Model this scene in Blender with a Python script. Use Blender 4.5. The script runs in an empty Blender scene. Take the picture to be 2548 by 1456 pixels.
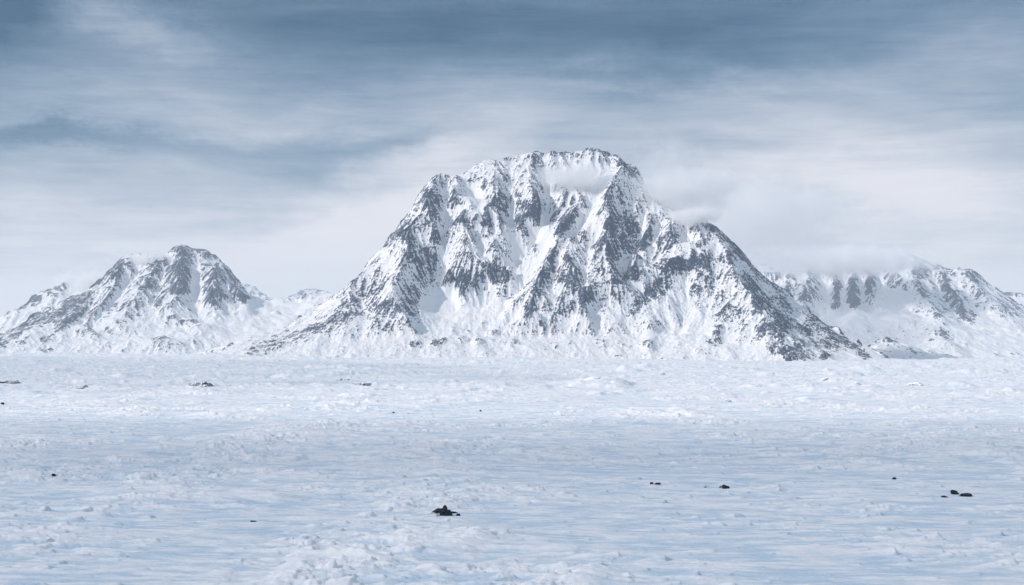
import bpy, math, random
import numpy as np
from mathutils import Vector, geometry

# ------------------------------------------------------------------ camera, world, sun, exposure
scene = bpy.context.scene
C = bpy.context.collection
CAMZ = 12.0                       # the camera stands on a rise above the plain
FPX, CX, HY = 4954.0, 1274.0, 876.0   # focal length, centre column and horizon row of the photograph, in its 2548 px width
cam_d = bpy.data.cameras.new('camera')
cam = bpy.data.objects.new('camera', cam_d)
C.objects.link(cam)
cam.location = (0, 0, CAMZ)
cam.rotation_euler = (math.radians(90), 0, 0)
cam_d.sensor_width = 36
cam_d.lens = 36 * FPX / 2548
cam_d.shift_y = (HY - 728) / 2548
cam_d.clip_start = 1
cam_d.clip_end = 80000
scene.camera = cam

SUN_AZ, SUN_EL = math.radians(-106), math.radians(31)     # azimuth measured from the view direction, negative = left
sdir = Vector((math.sin(SUN_AZ) * math.cos(SUN_EL), math.cos(SUN_AZ) * math.cos(SUN_EL), math.sin(SUN_EL)))
sun_d = bpy.data.lights.new('sun', 'SUN')
sun_d.energy = 2.55
sun_d.angle = math.radians(0.53)
sun_d.color = (1.0, 0.905, 0.85)
sun = bpy.data.objects.new('sun', sun_d)
C.objects.link(sun)
sun.rotation_euler = sdir.to_track_quat('Z', 'Y').to_euler()
sun.location = (-300, -200, 400)

scene.view_settings.view_transform = 'Standard'
scene.view_settings.look = 'None'
scene.view_settings.exposure = 0.37
scene.view_settings.gamma = 1
scene.cycles.max_bounces = 8
scene.cycles.diffuse_bounces = 3
scene.cycles.volume_bounces = 6
scene.cycles.transparent_max_bounces = 8
scene.cycles.use_denoising = True
scene.cycles.volume_step_rate = 1.0
scene.cycles.volume_max_steps = 256

class NT:
    """small helper around a node tree"""
    def __init__(s, tree):
        s.t = tree; s.n = tree.nodes; s.l = tree.links
    def add(s, kind, **kw):
        n = s.n.new(kind)
        for k, v in kw.items(): setattr(n, k, v)
        return n
    def put(s, sock, v):
        if isinstance(v, bpy.types.NodeSocket): s.l.new(v, sock)
        else: sock.default_value = v
    def math(s, op, a, b=0.0, c=0.0, clamp=False):
        n = s.add('ShaderNodeMath', operation=op, use_clamp=clamp)
        s.put(n.inputs[0], a); s.put(n.inputs[1], b); s.put(n.inputs[2], c)
        return n.outputs[0]
    def noise(s, vec, scale, detail=4, rough=.55, dist=0, lac=2.0, kind='FBM'):
        n = s.add('ShaderNodeTexNoise')
        n.noise_type = kind
        s.put(n.inputs['Vector'], vec); n.inputs['Scale'].default_value = scale
        n.inputs['Detail'].default_value = detail; n.inputs['Roughness'].default_value = rough
        n.inputs['Distortion'].default_value = dist; n.inputs['Lacunarity'].default_value = lac
        return n.outputs['Fac']
    def ramp(s, v, a, b, lo=0.0, hi=1.0, smooth=True):
        n = s.add('ShaderNodeMapRange', interpolation_type='SMOOTHSTEP' if smooth else 'LINEAR')
        s.put(n.inputs[0], v); s.put(n.inputs[1], a); s.put(n.inputs[2], b); s.put(n.inputs[3], lo); s.put(n.inputs[4], hi)
        return n.outputs[0]
    def mix(s, f, a, b):
        n = s.add('ShaderNodeMix', data_type='RGBA')
        s.put(n.inputs[0], f); s.put(n.inputs[6], a); s.put(n.inputs[7], b)
        return n.outputs[2]
    def comb(s, x, y, z):
        n = s.add('ShaderNodeCombineXYZ')
        s.put(n.inputs[0], x); s.put(n.inputs[1], y); s.put(n.inputs[2], z)
        return n.outputs[0]
    def vmath(s, op, a, b):
        n = s.add('ShaderNodeVectorMath', operation=op)
        s.put(n.inputs[0], a); s.put(n.inputs[1], b)
        return n.outputs[0]

# --- the sky: Nishita air with procedural high cloud, all fixed to directions of the world
world = bpy.data.worlds.new('World')
scene.world = world
world.use_nodes = True
W = NT(world.node_tree)
W.n.clear()
sky = W.add('ShaderNodeTexSky', sky_type='NISHITA')
sky.sun_disc = False
sky.sun_elevation = SUN_EL
sky.sun_rotation = SUN_AZ
sky.altitude = 300; sky.air_density = 1.0; sky.dust_density = 0.3; sky.ozone_density = 2.0
geo = W.add('ShaderNodeTexCoord').outputs['Generated']
sep = W.add('ShaderNodeSeparateXYZ'); W.l.new(geo, sep.inputs[0])
dx, dy, dz = sep.outputs
az = W.math('ARCTAN2', dx, dy)                   # radians, right positive
el = W.math('ARCSINE', dz)
def azp(ix): return math.atan((ix - CX) / FPX)
def elp(iy): return math.atan((HY - iy) / FPX)
# streaky veils: a flat cloud deck seen at a grazing angle
den = W.math('ADD', W.math('MAXIMUM', el, 0.0), 0.055)
deck = W.comb(W.math('DIVIDE', az, W.math('MULTIPLY', den, 1.0)), W.math('DIVIDE', 1.0, den), 0.0)
base = W.comb(W.math('MULTIPLY', az, 1.0), W.math('MULTIPLY', el, 3.3), 0.37)
v_big = W.noise(base, 5.2, 7, .62, .8)
streaks = W.comb(az, W.math('MULTIPLY', el, 9.0), 1.7)
v_str = W.noise(streaks, 9.0, 8, .66, .6)
v_fine = W.noise(W.comb(az, W.math('MULTIPLY', el, 11.0), 4.1), 22.0, 7, .7, .5)
cover = W.math('ADD', W.math('MULTIPLY', v_big, 1.0), W.math('ADD', W.math('MULTIPLY', v_str, .75), W.math('MULTIPLY', v_fine, .50)))
cover = W.math('SUBTRACT', cover, 1.12)
wn = W.noise(W.comb(az, W.math('MULTIPLY', el, 2.2), 7.7), 8.0, 8, .68)
wn2 = W.noise(W.comb(az, W.math('MULTIPLY', el, 2.2), 3.3), 8.0, 8, .68)
azw = W.math('ADD', az, W.math('MULTIPLY', W.math('SUBTRACT', wn, .5), .11))
elw = W.math('ADD', el, W.math('MULTIPLY', W.math('SUBTRACT', wn2, .5), .075))
def blob(ix, iy, sx, sy, amp, rot=0.0):
    """one cloud bank (or gap, amp < 0) of the sky, centred on a direction"""
    u = W.math('SUBTRACT', azw, azp(ix)); v = W.math('SUBTRACT', elw, elp(iy))
    c, s_ = math.cos(rot), math.sin(rot)
    uu = W.math('ADD', W.math('MULTIPLY', u, c / (sx / FPX)), W.math('MULTIPLY', v, s_ / (sx / FPX)))
    vv = W.math('ADD', W.math('MULTIPLY', u, -s_ / (sy / FPX)), W.math('MULTIPLY', v, c / (sy / FPX)))
    r2 = W.math('ADD', W.math('MULTIPLY', uu, uu), W.math('MULTIPLY', vv, vv))
    g = W.math('EXPONENT', W.math('MULTIPLY', r2, -1.0))
    return W.math('MULTIPLY', g, amp)
banks = None
for b in [(1080, 480, 310, 130, .36, .55), (820, 640, 420, 100, .18, .3), (1200, 330, 300, 60, .16, .25), (1950, 400, 480, 110, .26, 0),
          (360, 80, 260, 80, .55, -.2), (2250, 500, 400, 120, .30, 0),
          (2000, 560, 240, 60, -.18, 0), (100, 355, 260, 28, -.38, 0), (1000, 345, 240, 30, -.18, .1),
          (760, 420, 240, 40, -.12, .2), (10, 60, 170, 100, -.50, 0), (1150, 70, 420, 45, -.12, 0), (1650, 130, 300, 50, -.16, 0),
          (2450, 150, 420, 220, .34, 0), (1850, 240, 520, 100, .24, .08), (330, 230, 420, 110, .26, -.1), (1150, 215, 420, 70, .13, .1), (700, 300, 300, 50, .14, .1), (60, 500, 300, 60, .12, 0), (1700, 360, 120, 60, -.12, .4), (2450, 730, 200, 60, .25, 0)]:
    g = blob(*b)
    banks = g if banks is None else W.math('ADD', banks, g)
# cover grows towards the horizon where the line of sight runs through more of the deck
low = W.math('ADD', W.ramp(el, elp(60), elp(740), 0.0, 1.18, False), W.ramp(el, math.radians(14), math.radians(30), 0, .72))  # second ramp adds an unseen veil overhead to strengthen the fill
tot = W.math('ADD', W.math('ADD', W.math('MULTIPLY', cover, .62), banks), low)
fac = W.ramp(tot, -.12, 1.10, 0.0, .98, False)
nish = W.vmath('MULTIPLY', sky.outputs[0], (.050, .185, .27))
cloudcol = W.mix(W.ramp(tot, .15, 1.35, 0, 1), (2.75, 3.7, 5.05, 1), (6.75, 6.55, 6.8, 1))
cloudcol = W.mix(W.ramp(el, math.radians(11), math.radians(30)), cloudcol, (4.5, 5.35, 6.5, 1))   # unseen overhead veil, tinted bluer to colour the fill light
skycol = W.mix(fac, nish, cloudcol)
bg = W.add('ShaderNodeBackground'); W.l.new(skycol, bg.inputs[0]); bg.inputs[1].default_value = 0.1
wo = W.add('ShaderNodeOutputWorld'); W.l.new(bg.outputs[0], wo.inputs[0])

# ------------------------------------------------------------------ numpy helpers
rs = np.random.RandomState(7)
def hash2(ix, iy, seed):
    h = (ix.astype(np.int64) * 374761393 + iy.astype(np.int64) * 668265263 + seed * 974711) & 0x7fffffff
    h = ((h ^ (h >> 13)) * 1274126177) & 0x7fffffff
    h = ((h ^ (h >> 16)) * 668265263) & 0x7fffffff
    return (h ^ (h >> 15)) & 0x7fffffff
def rnd(ix, iy, seed):
    return (hash2(ix, iy, seed) & 0xffff).astype(np.float32) / 65535.0
def gnoise(x, y, seed=0):
    """gradient noise, about -0.7..0.7"""
    x = x.astype(np.float32); y = y.astype(np.float32)
    xi = np.floor(x); yi = np.floor(y); fx = x - xi; fy = y - yi
    xi = xi.astype(np.int32); yi = yi.astype(np.int32)
    ux = fx * fx * fx * (fx * (fx * 6 - 15) + 10); uy = fy * fy * fy * (fy * (fy * 6 - 15) + 10)
    def g(i, j):
        a = rnd(xi + i, yi + j, seed) * 6.2831853
        return np.cos(a) * (fx - i) + np.sin(a) * (fy - j)
    n0 = g(0, 0); n1 = g(1, 0); n2 = g(0, 1); n3 = g(1, 1)
    a = n0 + (n1 - n0) * ux; b = n2 + (n3 - n2) * ux
    return a + (b - a) * uy
def fbm(x, y, octv, seed=0, gain=.5, lac=2.03, ridged=False):
    s = 0; a = 1.0; f = 1.0
    for o in range(octv):
        n = gnoise(x * f + o * 17.3, y * f - o * 9.1, seed + o)
        s = s + a * ((.5 - 1.6 * np.abs(n)) if ridged else n)
        a *= gain; f *= lac
    return s
def sstep(a, b, x):
    t = np.clip((x - a) / (b - a), 0, 1)
    return t * t * (3 - 2 * t)
def blur(a, sig):
    if sig <= 0: return a
    r = int(3 * sig + 1)
    k = np.exp(-.5 * (np.arange(-r, r + 1) / sig) ** 2); k /= k.sum()
    def one(m, ax):
        p = np.pad(m, [(r, r) if i == ax else (0, 0) for i in range(2)], mode='edge')
        o = np.zeros_like(m)
        n = m.shape[ax]
        for i, w in enumerate(k):
            o += w * (p[i:i + n, :] if ax == 0 else p[:, i:i + n])
        return o
    return one(one(a, 0), 1)
def gullies(x, y, sx, sy, seed):
    """stripes that run down the slope: (sx, sy) is the sideways direction; returns value and derivative"""
    xi = np.floor(x).astype(np.int32); yi = np.floor(y).astype(np.int32)
    fx = (x - xi).astype(np.float32); fy = (y - yi).astype(np.float32)
    v = np.zeros_like(fx); gx = np.zeros_like(fx); gy = np.zeros_like(fx); wt = np.zeros_like(fx)
    for i in (-1, 0, 1, 2):
        for j in (-1, 0, 1, 2):
            ox = rnd(xi + i, yi + j, seed) * .9 - .45
            oy = rnd(xi + i, yi + j, seed + 77) * .9 - .45
            px = fx - i - ox + 0; py = fy - j - oy
            w = np.exp(-2.0 * (px * px + py * py))
            m = 6.2831853 * (px * sx + py * sy) + 6.28 * rnd(xi + i, yi + j, seed + 31) * .35
            c = np.cos(m); s_ = np.sin(m)
            v += c * w; gx -= s_ * sx * w; gy -= s_ * sy * w; wt += w
    return v / wt, gx / wt, gy / wt

def mesh_obj(name, verts, faces, mat, smooth=True, attrs=None):
    """verts (n,3) float array, faces (m,4) or (m,3) int array"""
    me = bpy.data.meshes.new(name)
    n, m, k = len(verts), len(faces), faces.shape[1]
    me.vertices.add(n); me.vertices.foreach_set('co', np.ascontiguousarray(verts, np.float32).ravel())
    me.loops.add(m * k); me.loops.foreach_set('vertex_index', np.ascontiguousarray(faces, np.int32).ravel())
    me.polygons.add(m); me.polygons.foreach_set('loop_start', np.arange(0, m * k, k, dtype=np.int32))
    me.polygons.foreach_set('use_smooth', np.full(m, smooth, dtype=bool))
    me.update(calc_edges=True)
    for a, arr in (attrs or {}).items():
        at = me.attributes.new(a, 'FLOAT', 'POINT'); at.data.foreach_set('value', arr.astype(np.float32).ravel())
    me.materials.append(mat)
    o = bpy.data.objects.new(name, me); C.objects.link(o)
    return o
def grid_faces(nr, nc):
    i = np.arange((nr - 1) * (nc - 1)); r = i // (nc - 1); c = i % (nc - 1)
    a = r * nc + c
    return np.stack([a, a + 1, a + nc + 1, a + nc], 1)

# ------------------------------------------------------------------ materials
def mat_new(name):
    m = bpy.data.materials.new(name); m.use_nodes = True
    t = NT(m.node_tree); t.n.clear()
    out = t.add('ShaderNodeOutputMaterial')
    return m, t, out
def mountain_mat(name, fine):
    m, t, out = mat_new(name)
    pos = t.add('ShaderNodeTexCoord').outputs['Object']
    rock = t.add('ShaderNodeAttribute', attribute_name='rock').outputs['Fac']
    n1 = t.noise(t.vmath('MULTIPLY', pos, (1, 1, .45)), .20 * fine, 5, .7)
    n0 = t.noise(t.vmath('MULTIPLY', pos, (1, 1, .55)), .085 * fine, 3, .6)
    n4 = t.noise(t.vmath('MULTIPLY', pos, (1, 1, .8)), .33 * fine, 3, .65)
    capped = t.math('ADD', t.math('MINIMUM', rock, .5), t.math('MULTIPLY', t.math('TANH', t.math('MULTIPLY', t.math('MAXIMUM', t.math('SUBTRACT', rock, .5), 0.0), 2.4)), .25))
    r = t.math('ADD', capped, t.math('MULTIPLY', t.math('SUBTRACT', n1, .5), 1.3))
    r = t.math('ADD', r, t.math('MULTIPLY', t.math('SUBTRACT', n4, .5), 1.2))
    r = t.math('ADD', r, t.math('MULTIPLY', t.math('SUBTRACT', n0, .5), .5))
    mask = t.ramp(r, .44, .56)
    n2 = t.noise(pos, .012 * fine, 5, .6)
    sp = t.add('ShaderNodeSeparateXYZ'); t.l.new(pos, sp.inputs[0])
    strat = t.noise(t.comb(t.math('MULTIPLY', sp.outputs[0], .004), t.math('MULTIPLY', sp.outputs[1], .004), t.math('MULTIPLY', sp.outputs[2], .055)), 1.0, 5, .65)
    n2 = t.math('ADD', t.math('MULTIPLY', n2, .5), t.math('MULTIPLY', strat, .5))
    rockc = t.mix(t.ramp(n2, .36, .64), (.002, .014, .045, 1), (.018, .050, .102, 1))
    n3 = t.noise(pos, .006, 4, .6)
    snowc = t.mix(t.ramp(n3, .35, .7), (.77, .79, .82, 1), (.83, .82, .82, 1))
    col = t.mix(mask, snowc, rockc)
    b = t.add('ShaderNodeBsdfPrincipled')
    t.l.new(col, b.inputs['Base Color'])
    b.inputs['Roughness'].default_value = .85
    b.inputs['Specular IOR Level'].default_value = .25
    hn = t.noise(pos, .10 * fine, 4, .6)
    bump = t.add('ShaderNodeBump'); bump.inputs['Strength'].default_value = .5
    t.put(bump.inputs['Distance'], t.ramp(mask, 0, 1, 1.2, 3.0))
    t.l.new(hn, bump.inputs['Height'])
    t.l.new(bump.outputs[0], b.inputs['Normal'])
    t.l.new(b.outputs[0], out.inputs[0])
    return m
def snow_mat():
    m, t, out = mat_new('wind_packed_snow')
    pos = t.add('ShaderNodeTexCoord').outputs['Object']
    st = t.vmath('MULTIPLY', pos, (.35, 1.0, 1.0))
    n3 = t.noise(st, .35, 5, .6)
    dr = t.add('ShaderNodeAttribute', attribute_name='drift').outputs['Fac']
    ice_shade = t.ramp(t.math('ADD', dr, t.math('MULTIPLY', t.math('SUBTRACT', n3, .5), .35)), -.85, .62)  # low values turn blue: icy crust, plus shade of the hollows painted in
    col = t.mix(ice_shade, (.58, .715, .83, 1), (.90, .91, .93, 1))
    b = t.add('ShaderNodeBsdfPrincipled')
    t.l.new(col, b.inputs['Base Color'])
    b.inputs['Roughness'].default_value = .7
    b.inputs['Specular IOR Level'].default_value = .3
    bump = t.add('ShaderNodeBump'); bump.inputs['Strength'].default_value = .55; bump.inputs['Distance'].default_value = .12
    h = t.math('ADD', t.noise(pos, 2.6, 5, .62), t.math('MULTIPLY', t.noise(st, .8, 4, .6), 1.6))
    t.l.new(h, bump.inputs['Height']); t.l.new(bump.outputs[0], b.inputs['Normal'])
    t.l.new(b.outputs[0], out.inputs[0])
    return m

# ------------------------------------------------------------------ mountains: ridges and gullies as survey lines, filled by a triangulation, then eroded
VIEWS = {'D': (0, 0, 1.0), 'A': (995.3, 342, .1923), 'B': (1337.5, 342, .2137), 'C': (933, 560, .2264), 'E': (1617.5, 529, .2649),
         'G': (1244, 560, .2264), 'L': (0, 560, .3417), 'R': (1804, 591, .292), 'Z': (809, 311, .4274), 'Y': (1493, 311, .4274)}
def cv(view, pts):
    ox, oy, s = VIEWS[view]
    return [(ox + p[0] * s, oy + p[1] * s) + tuple(p[2:]) for p in pts]
def world_pt(ix, iy, Y):
    return ((ix - CX) / FPX * Y, Y, CAMZ + (HY - iy) / FPX * Y)

class Survey:
    def __init__(s, y_of_iy, k=1.0):
        s.y = y_of_iy; s.pts = []; s.k = k
    def depth(s, iy): return float(np.interp(iy, *s.y)) * s.k
    def line(s, view, pts, d=0.0, step=None, absY=None):
        """pts (ix, iy[, extra depth]) in a view; d = offset of the whole line (negative: stands forward)"""
        w = []
        for p in cv(view, pts):
            Y = s.depth(p[1]) + (d + (p[2] if len(p) > 2 else 0)) * s.k
            w.append(world_pt(p[0], p[1], Y if absY is None else absY))
        step = (step or 35) * s.k
        for a, b in zip(w[:-1], w[1:]):
            n = max(1, int(math.dist(a, b) / step))
            for k in range(n): s.pts.append([a[i] + (b[i] - a[i]) * k / n for i in range(3)])
        s.pts.append(list(w[-1]))
        return w
    def back(s, w, offs=((150, -140), (700, -650), (1600, -1000))):
        for p in w:
            for dy_, dz_ in offs:
                dy_ *= s.k; dz_ *= s.k
                s.pts.append([p[0] * (p[1] + dy_) / p[1], p[1] + dy_, max(-60, p[2] + dz_)])
    def raw(s, x, y, z): s.pts.append([x * s.k, y * s.k, z * s.k])

def tin(points, X, Y):
    """height on the grid X (nc) x Y (nr) from scattered points"""
    P = np.array(points)
    key = np.round(P[:, :2] / 8).astype(int)
    _, idx = np.unique(key, axis=0, return_index=True)
    P = P[idx]
    res = geometry.delaunay_2d_cdt([Vector((p[0], p[1])) for p in P], [], [], 0, 1e-3)
    vs, tris, ov = res[0], res[2], res[3]
    vz = [P[o[0], 2] if o else 0 for o in ov]
    H = np.full((len(Y), len(X)), np.nan, np.float32)
    for tri in tris:
        (x0, y0), (x1, y1), (x2, y2) = (vs[i] for i in tri)
        det = (y1 - y2) * (x0 - x2) + (x2 - x1) * (y0 - y2)
        if abs(det) < 1e-6: continue
        i0, i1 = np.searchsorted(X, [min(x0, x1, x2), max(x0, x1, x2)])
        j0, j1 = np.searchsorted(Y, [min(y0, y1, y2), max(y0, y1, y2)])
        if i1 <= i0 or j1 <= j0: continue
        gx, gy = np.meshgrid(X[i0:i1], Y[j0:j1])
        l0 = ((y1 - y2) * (gx - x2) + (x2 - x1) * (gy - y2)) / det
        l1 = ((y2 - y0) * (gx - x2) + (x0 - x2) * (gy - y2)) / det
        l2 = 1 - l0 - l1
        m = (l0 >= -1e-6) & (l1 >= -1e-6) & (l2 >= -1e-6)
        z = l0 * vz[tri[0]] + l1 * vz[tri[1]] + l2 * vz[tri[2]]
        sub = H[j0:j1, i0:i1]
        sub[m] = z[m]
    H[np.isnan(H)] = -60
    return H

def build_mountain(name, label, sv, X, Y, patches, mat, seed, unit=1.0, mounds=(), soft=11.0, rock_bias=0.0, amp=1.0, smooth_zones=()):
    """patches: (view, cx, cy, rx, ry, rot, amount) areas of bare rock (+) or deep snow (-)"""
    X = X * sv.k; Y = Y * sv.k; unit = unit * sv.k ** .5; soft = soft * sv.k
    dx = X[1] - X[0]
    H0 = tin(sv.pts, X, Y)
    H0 = blur(H0, soft / dx)
    gx, gy = np.meshgrid(X.astype(np.float32), Y.astype(np.float32))
    # irregular large shapes
    H = H0 + unit * amp * (8 * fbm(gx / (170 * unit), gy / (170 * unit), 3, seed + 5))
    if sv.k > 1.01: H = H + 26 * fbm(gx / 260, (gy + .6 * gx) / 330, 3, seed + 6)
    dzy, dzx = np.gradient(H, Y, X)
    slope0 = np.hypot(dzx, dzy)
    # image position of every vertex, to lay the surveyed patches on the slope
    IX = CX + FPX * gx / gy; IY = HY - FPX * (H - CAMZ) / gy
    bias = np.zeros_like(H)
    wob = fbm(gx / (55 * unit), gy / (55 * unit), 4, seed + 60)
    wob2 = fbm(gx / (55 * unit), gy / (55 * unit), 4, seed + 80)
    for (view, px, py, rx, ry, rot, am) in patches:
        ox, oy, sc = VIEWS[view]
        u = IX - (ox + px * sc) + wob * 14 * unit ** .5; v = IY - (oy + py * sc) + wob2 * 14
        c, s_ = math.cos(rot), math.sin(rot)
        uu = (u * c + v * s_) / (rx * sc); vv = (-u * s_ + v * c) / (ry * sc)
        bias += am * (1 - sstep(.65, 1.25, np.sqrt(uu * uu + vv * vv)))
    smooth = np.zeros_like(H)
    for (view, px, py, rx, ry, rot, am) in smooth_zones:
        ox, oy, sc = VIEWS[view]
        u = IX - (ox + px * sc) + wob * 8; v = IY - (oy + py * sc) + wob2 * 8
        c, s_ = math.cos(rot), math.sin(rot)
        uu = (u * c + v * s_) / (rx * sc); vv = (-u * s_ + v * c) / (ry * sc)
        smooth = np.maximum(smooth, am * (1 - sstep(.6, 1.2, np.sqrt(uu * uu + vv * vv))))
    for (view, px, py, r, h) in mounds:
        ox, oy, sc = VIEWS[view]
        ixx, iyy = ox + px * sc, oy + py * sc
        yy = sv.depth(iyy); xx = (ixx - CX) / FPX * yy; rr = r * sc / FPX * yy
        q = np.hypot(gx - xx, (gy - yy) * .8) / rr
        q = q * (1 + .5 * wob)
        k = np.clip(1 - q, 0, 1)
        H += h * sv.k * k ** .8 * (1 - .3 * k); bias += .22 * sstep(.05, .5, k)
    # gullies cut down the fall line, each octave following the slope made by the ones before
    steep = sstep(.30, .95, slope0)
    k = (.36 + .64 * steep) * (1 - .85 * smooth)
    sizes = [150, 70, 37, 19, 9.5]
    ribs = 0
    gxs, gys = dzx.copy(), dzy.copy()
    for o, L in enumerate(sizes):
        L *= unit
        if L < 2.2 * dx: break
        wx = gx + .5 * L * fbm(gx / (2.2 * L), gy / (2.2 * L), 2, seed + 200 + o); wy = gy + .5 * L * fbm(gx / (2.2 * L), gy / (2.2 * L), 2, seed + 300 + o)
        mag = np.hypot(gxs, gys) + .08
        sdx, sdy = -gys / mag, gxs / mag
        kk = np.minimum(1.0, mag / .5)
        v, ax_, ay_ = gullies(wx / L, wy / L * 1.0, sdx * kk, sdy * kk, seed + 11 * o)
        a = L * (.10, .10, .095, .10, .11)[o] * amp * k * (.6 + 1.1 * np.clip(gnoise(gx / (L * 3.1), gy / (L * 3.1), seed + 400 + o) + .4, 0, 1))
        if o >= 1: ribs = ribs + v * (.0, .12, .20, .26, .26)[o]
        H += a * (v + .25 * np.abs(v))
        gxs += a / L * ax_ * 6.28 * .55; gys += a / L * ay_ * 6.28 * .55
    # blocky broken rock and horizontal strata
    H += unit * amp * k * (6.0 * fbm(gx / (30 * unit), gy / (30 * unit), 5, seed + 40, .6, ridged=True))
    zz = H + 9 * gnoise(gx / 260, gy / 260, seed + 90) + .06 * gx
    P = 15.0 * unit
    ph = zz / P; fr = ph - np.floor(ph)
    ter = (np.floor(ph) + sstep(.30, .85, fr)) * P
    st_amt = .16 * steep * (1 - smooth) * np.clip(.55 + 1.2 * gnoise(gx / 140, gy / 140, seed + 91), 0, 1)
    H += (ter - zz) * st_amt
    dzy, dzx = np.gradient(H, Y, X)
    slope = np.hypot(dzx, dzy)
    lap = blur(H, 2.2) - H                     # > 0 in hollows
    lapw = blur(H, 7.0) - H
    wv = 9 * unit * fbm(gx / (25 * unit), gy / (25 * unit), 3, seed + 75)
    nf = fbm((gx + wv) / (8 * unit), (H + wv) / (12 * unit), 5, seed + 70, .68)          # short streaks down the face
    nd = fbm((gx - .8 * H + wv) / (9 * unit), (H + gx) / (22 * unit), 4, seed + 73, .6)
    nz = fbm((gx + wv) / (60 * unit), (zz + .4 * wv) / (8.5 * unit), 4, seed + 71, .62)       # bedding
    nw = fbm(gx / (80 * unit), (H + .4 * gy) / (80 * unit), 4, seed + 72, .55)
    wall = sstep(.9, 1.7, slope0) * (1 - smooth)
    soft_b = np.tanh(1.1 * bias) / 1.1; bias_gain = 1.0 if sv.k < 1.01 else 1.1
    rock = .13 + .13 * np.clip(slope - 1.2, -1.2, 1.6) - .10 * np.clip(lap / unit, -3, 3) - .022 * np.clip(lapw / unit, -12, 12) + .46 * ribs \
        + .62 * nf + .28 * nd + (.30 + .45 * wall) * nz + .50 * nw + .95 * soft_b * bias_gain - .9 * smooth + rock_bias
    flat_ = sstep(.65, .30, slope0)
    rock = rock - .30 * flat_ * (bias < .25)
    V = np.stack([gx, gy, H], -1).reshape(-1, 3)
    o = mesh_obj(name, V, grid_faces(*H.shape), mat, True, {'rock': np.clip(rock, -1, 2)})
    o['kind'] = 'structure'; o['label'] = label
    return o
def yfine(a, b, d, end, grow=1.06):
    y = list(np.arange(a, b, d)); s_ = d
    while y[-1] < end: s_ *= grow; y.append(y[-1] + s_)
    return np.array(y)

# ---- main mountain
YM = ([340, 380, 450, 560, 660, 720, 800, 860, 897, 930], [11150, 10960, 10720, 10430, 10200, 10080, 9850, 9620, 9380, 9050])
m = Survey(YM)
skyl = [(526, 880), (608, 850), (650, 838), (700, 820), (765, 782), (820, 752), (870, 720), (890, 695), (910, 668), (940, 628), (960, 598), (985, 570),
        (1000, 553), (1022, 518), (1043, 483), (1062, 455), (1078, 436), (1090, 432), (1110, 437), (1140, 438), (1150, 430), (1163, 424),
        (1180, 410), (1205, 399), (1230, 396), (1245, 397), (1270, 390), (1298, 382), (1345, 379), (1385, 376), (1440, 376), (1465, 370),
        (1475, 366), (1500, 374), (1520, 385), (1538, 400)]
ext = lambda p: (p[0], p[1], float(np.interp(p[0], [526, 700, 900, 1060, 1200, 1400, 1540], [40, 230, 260, 170, 60, 60, 40])))
w = m.line('D', [ext(p) for p in skyl]); m.back(w[::2])
skyr = [(1538, 400, 40), (1555, 430, 60), (1585, 455, 60), (1610, 485, 60), (1650, 512, 70), (1690, 528, 70), (1720, 535, 80), (1752, 541, 90), (1765, 556, 110), (1790, 578, 140),
        (1815, 600, 170), (1840, 625, 200), (1862, 650, 230), (1875, 668, 250), (1895, 690, 270), (1930, 707, 300), (1960, 730, 320), (2000, 765, 340),
        (2040, 795, 350), (2080, 822, 340), (2130, 850, 320), (2180, 877, 290), (2215, 895, 260)]
w = m.line('D', skyr); m.back(w[::2])
# left buttress
m.line('A', [(500, 480, -10), (440, 560, -50), (330, 700, -70), (400, 900, -70), (500, 1130, -60)])
m.line('A', [(250, 800, 90), (150, 1050, 90), (50, 1250, 80)], 40)
m.line('C', [(400, 0, -40), (330, 130, -60), (370, 250, -90), (290, 420, -130), (215, 560, -150), (190, 700, -170), (235, 840, -180), (330, 980, -190), (390, 1045, -190)])
m.line('C', [(60, 330, 70), (150, 400, 30), (100, 560, 40), (60, 700, 40), (-60, 760, 60), (-100, 900, 30)])
m.line('C', [(-250, 640, 60), (-330, 800, 20), (-380, 980, -20), (-500, 1150, -40)])
m.line('C', [(0, 1050, -60), (150, 1060, -110), (320, 1060, -170)])
m.line('C', [(560, 250, 40), (580, 420, 60), (600, 560, 60), (600, 690, 40)])
m.line('C', [(520, 560, 30), (560, 700, 30), (500, 820, 10), (440, 960, -20), (430, 1060, -60)])
m.line('C', [(700, 160, 90), (770, 320, 100), (780, 480, 100), (760, 600, 90), (700, 700, 70)])
m.line('A', [(640, 560, 30), (620, 760, 60), (600, 950, 70), (600, 1150, 80)])
m.line('A', [(740, 500, 20), (690, 600, -40), (710, 720, -50), (850, 850, -50), (950, 945, -40), (1070, 985, -50), (1210, 1190, -10)])
m.line('A', [(860, 600, 70), (900, 750, 90), (980, 860, 110), (1090, 930, 110)])
m.line('A', [(830, 1030, -70), (880, 1180, -60), (940, 1300, -60)])
m.line('C', [(940, 160, -40), (1050, 260, -60), (1170, 400, -60)])
m.line('C', [(1060, 170, 10), (1110, 290, 20), (1200, 380, -10)])
m.line('C', [(1270, 160, -30), (1390, 290, -60), (1470, 480, -50), (1460, 580, -20)])
m.line('C', [(820, 440, -50), (1000, 470, -80), (1200, 410, -90), (1400, 390, -70)])
m.line('C', [(900, 640, 50), (960, 700, 40), (1050, 727, 20), (1180, 705, 30), (1290, 690, 20), (1400, 630, 40)])
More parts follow.
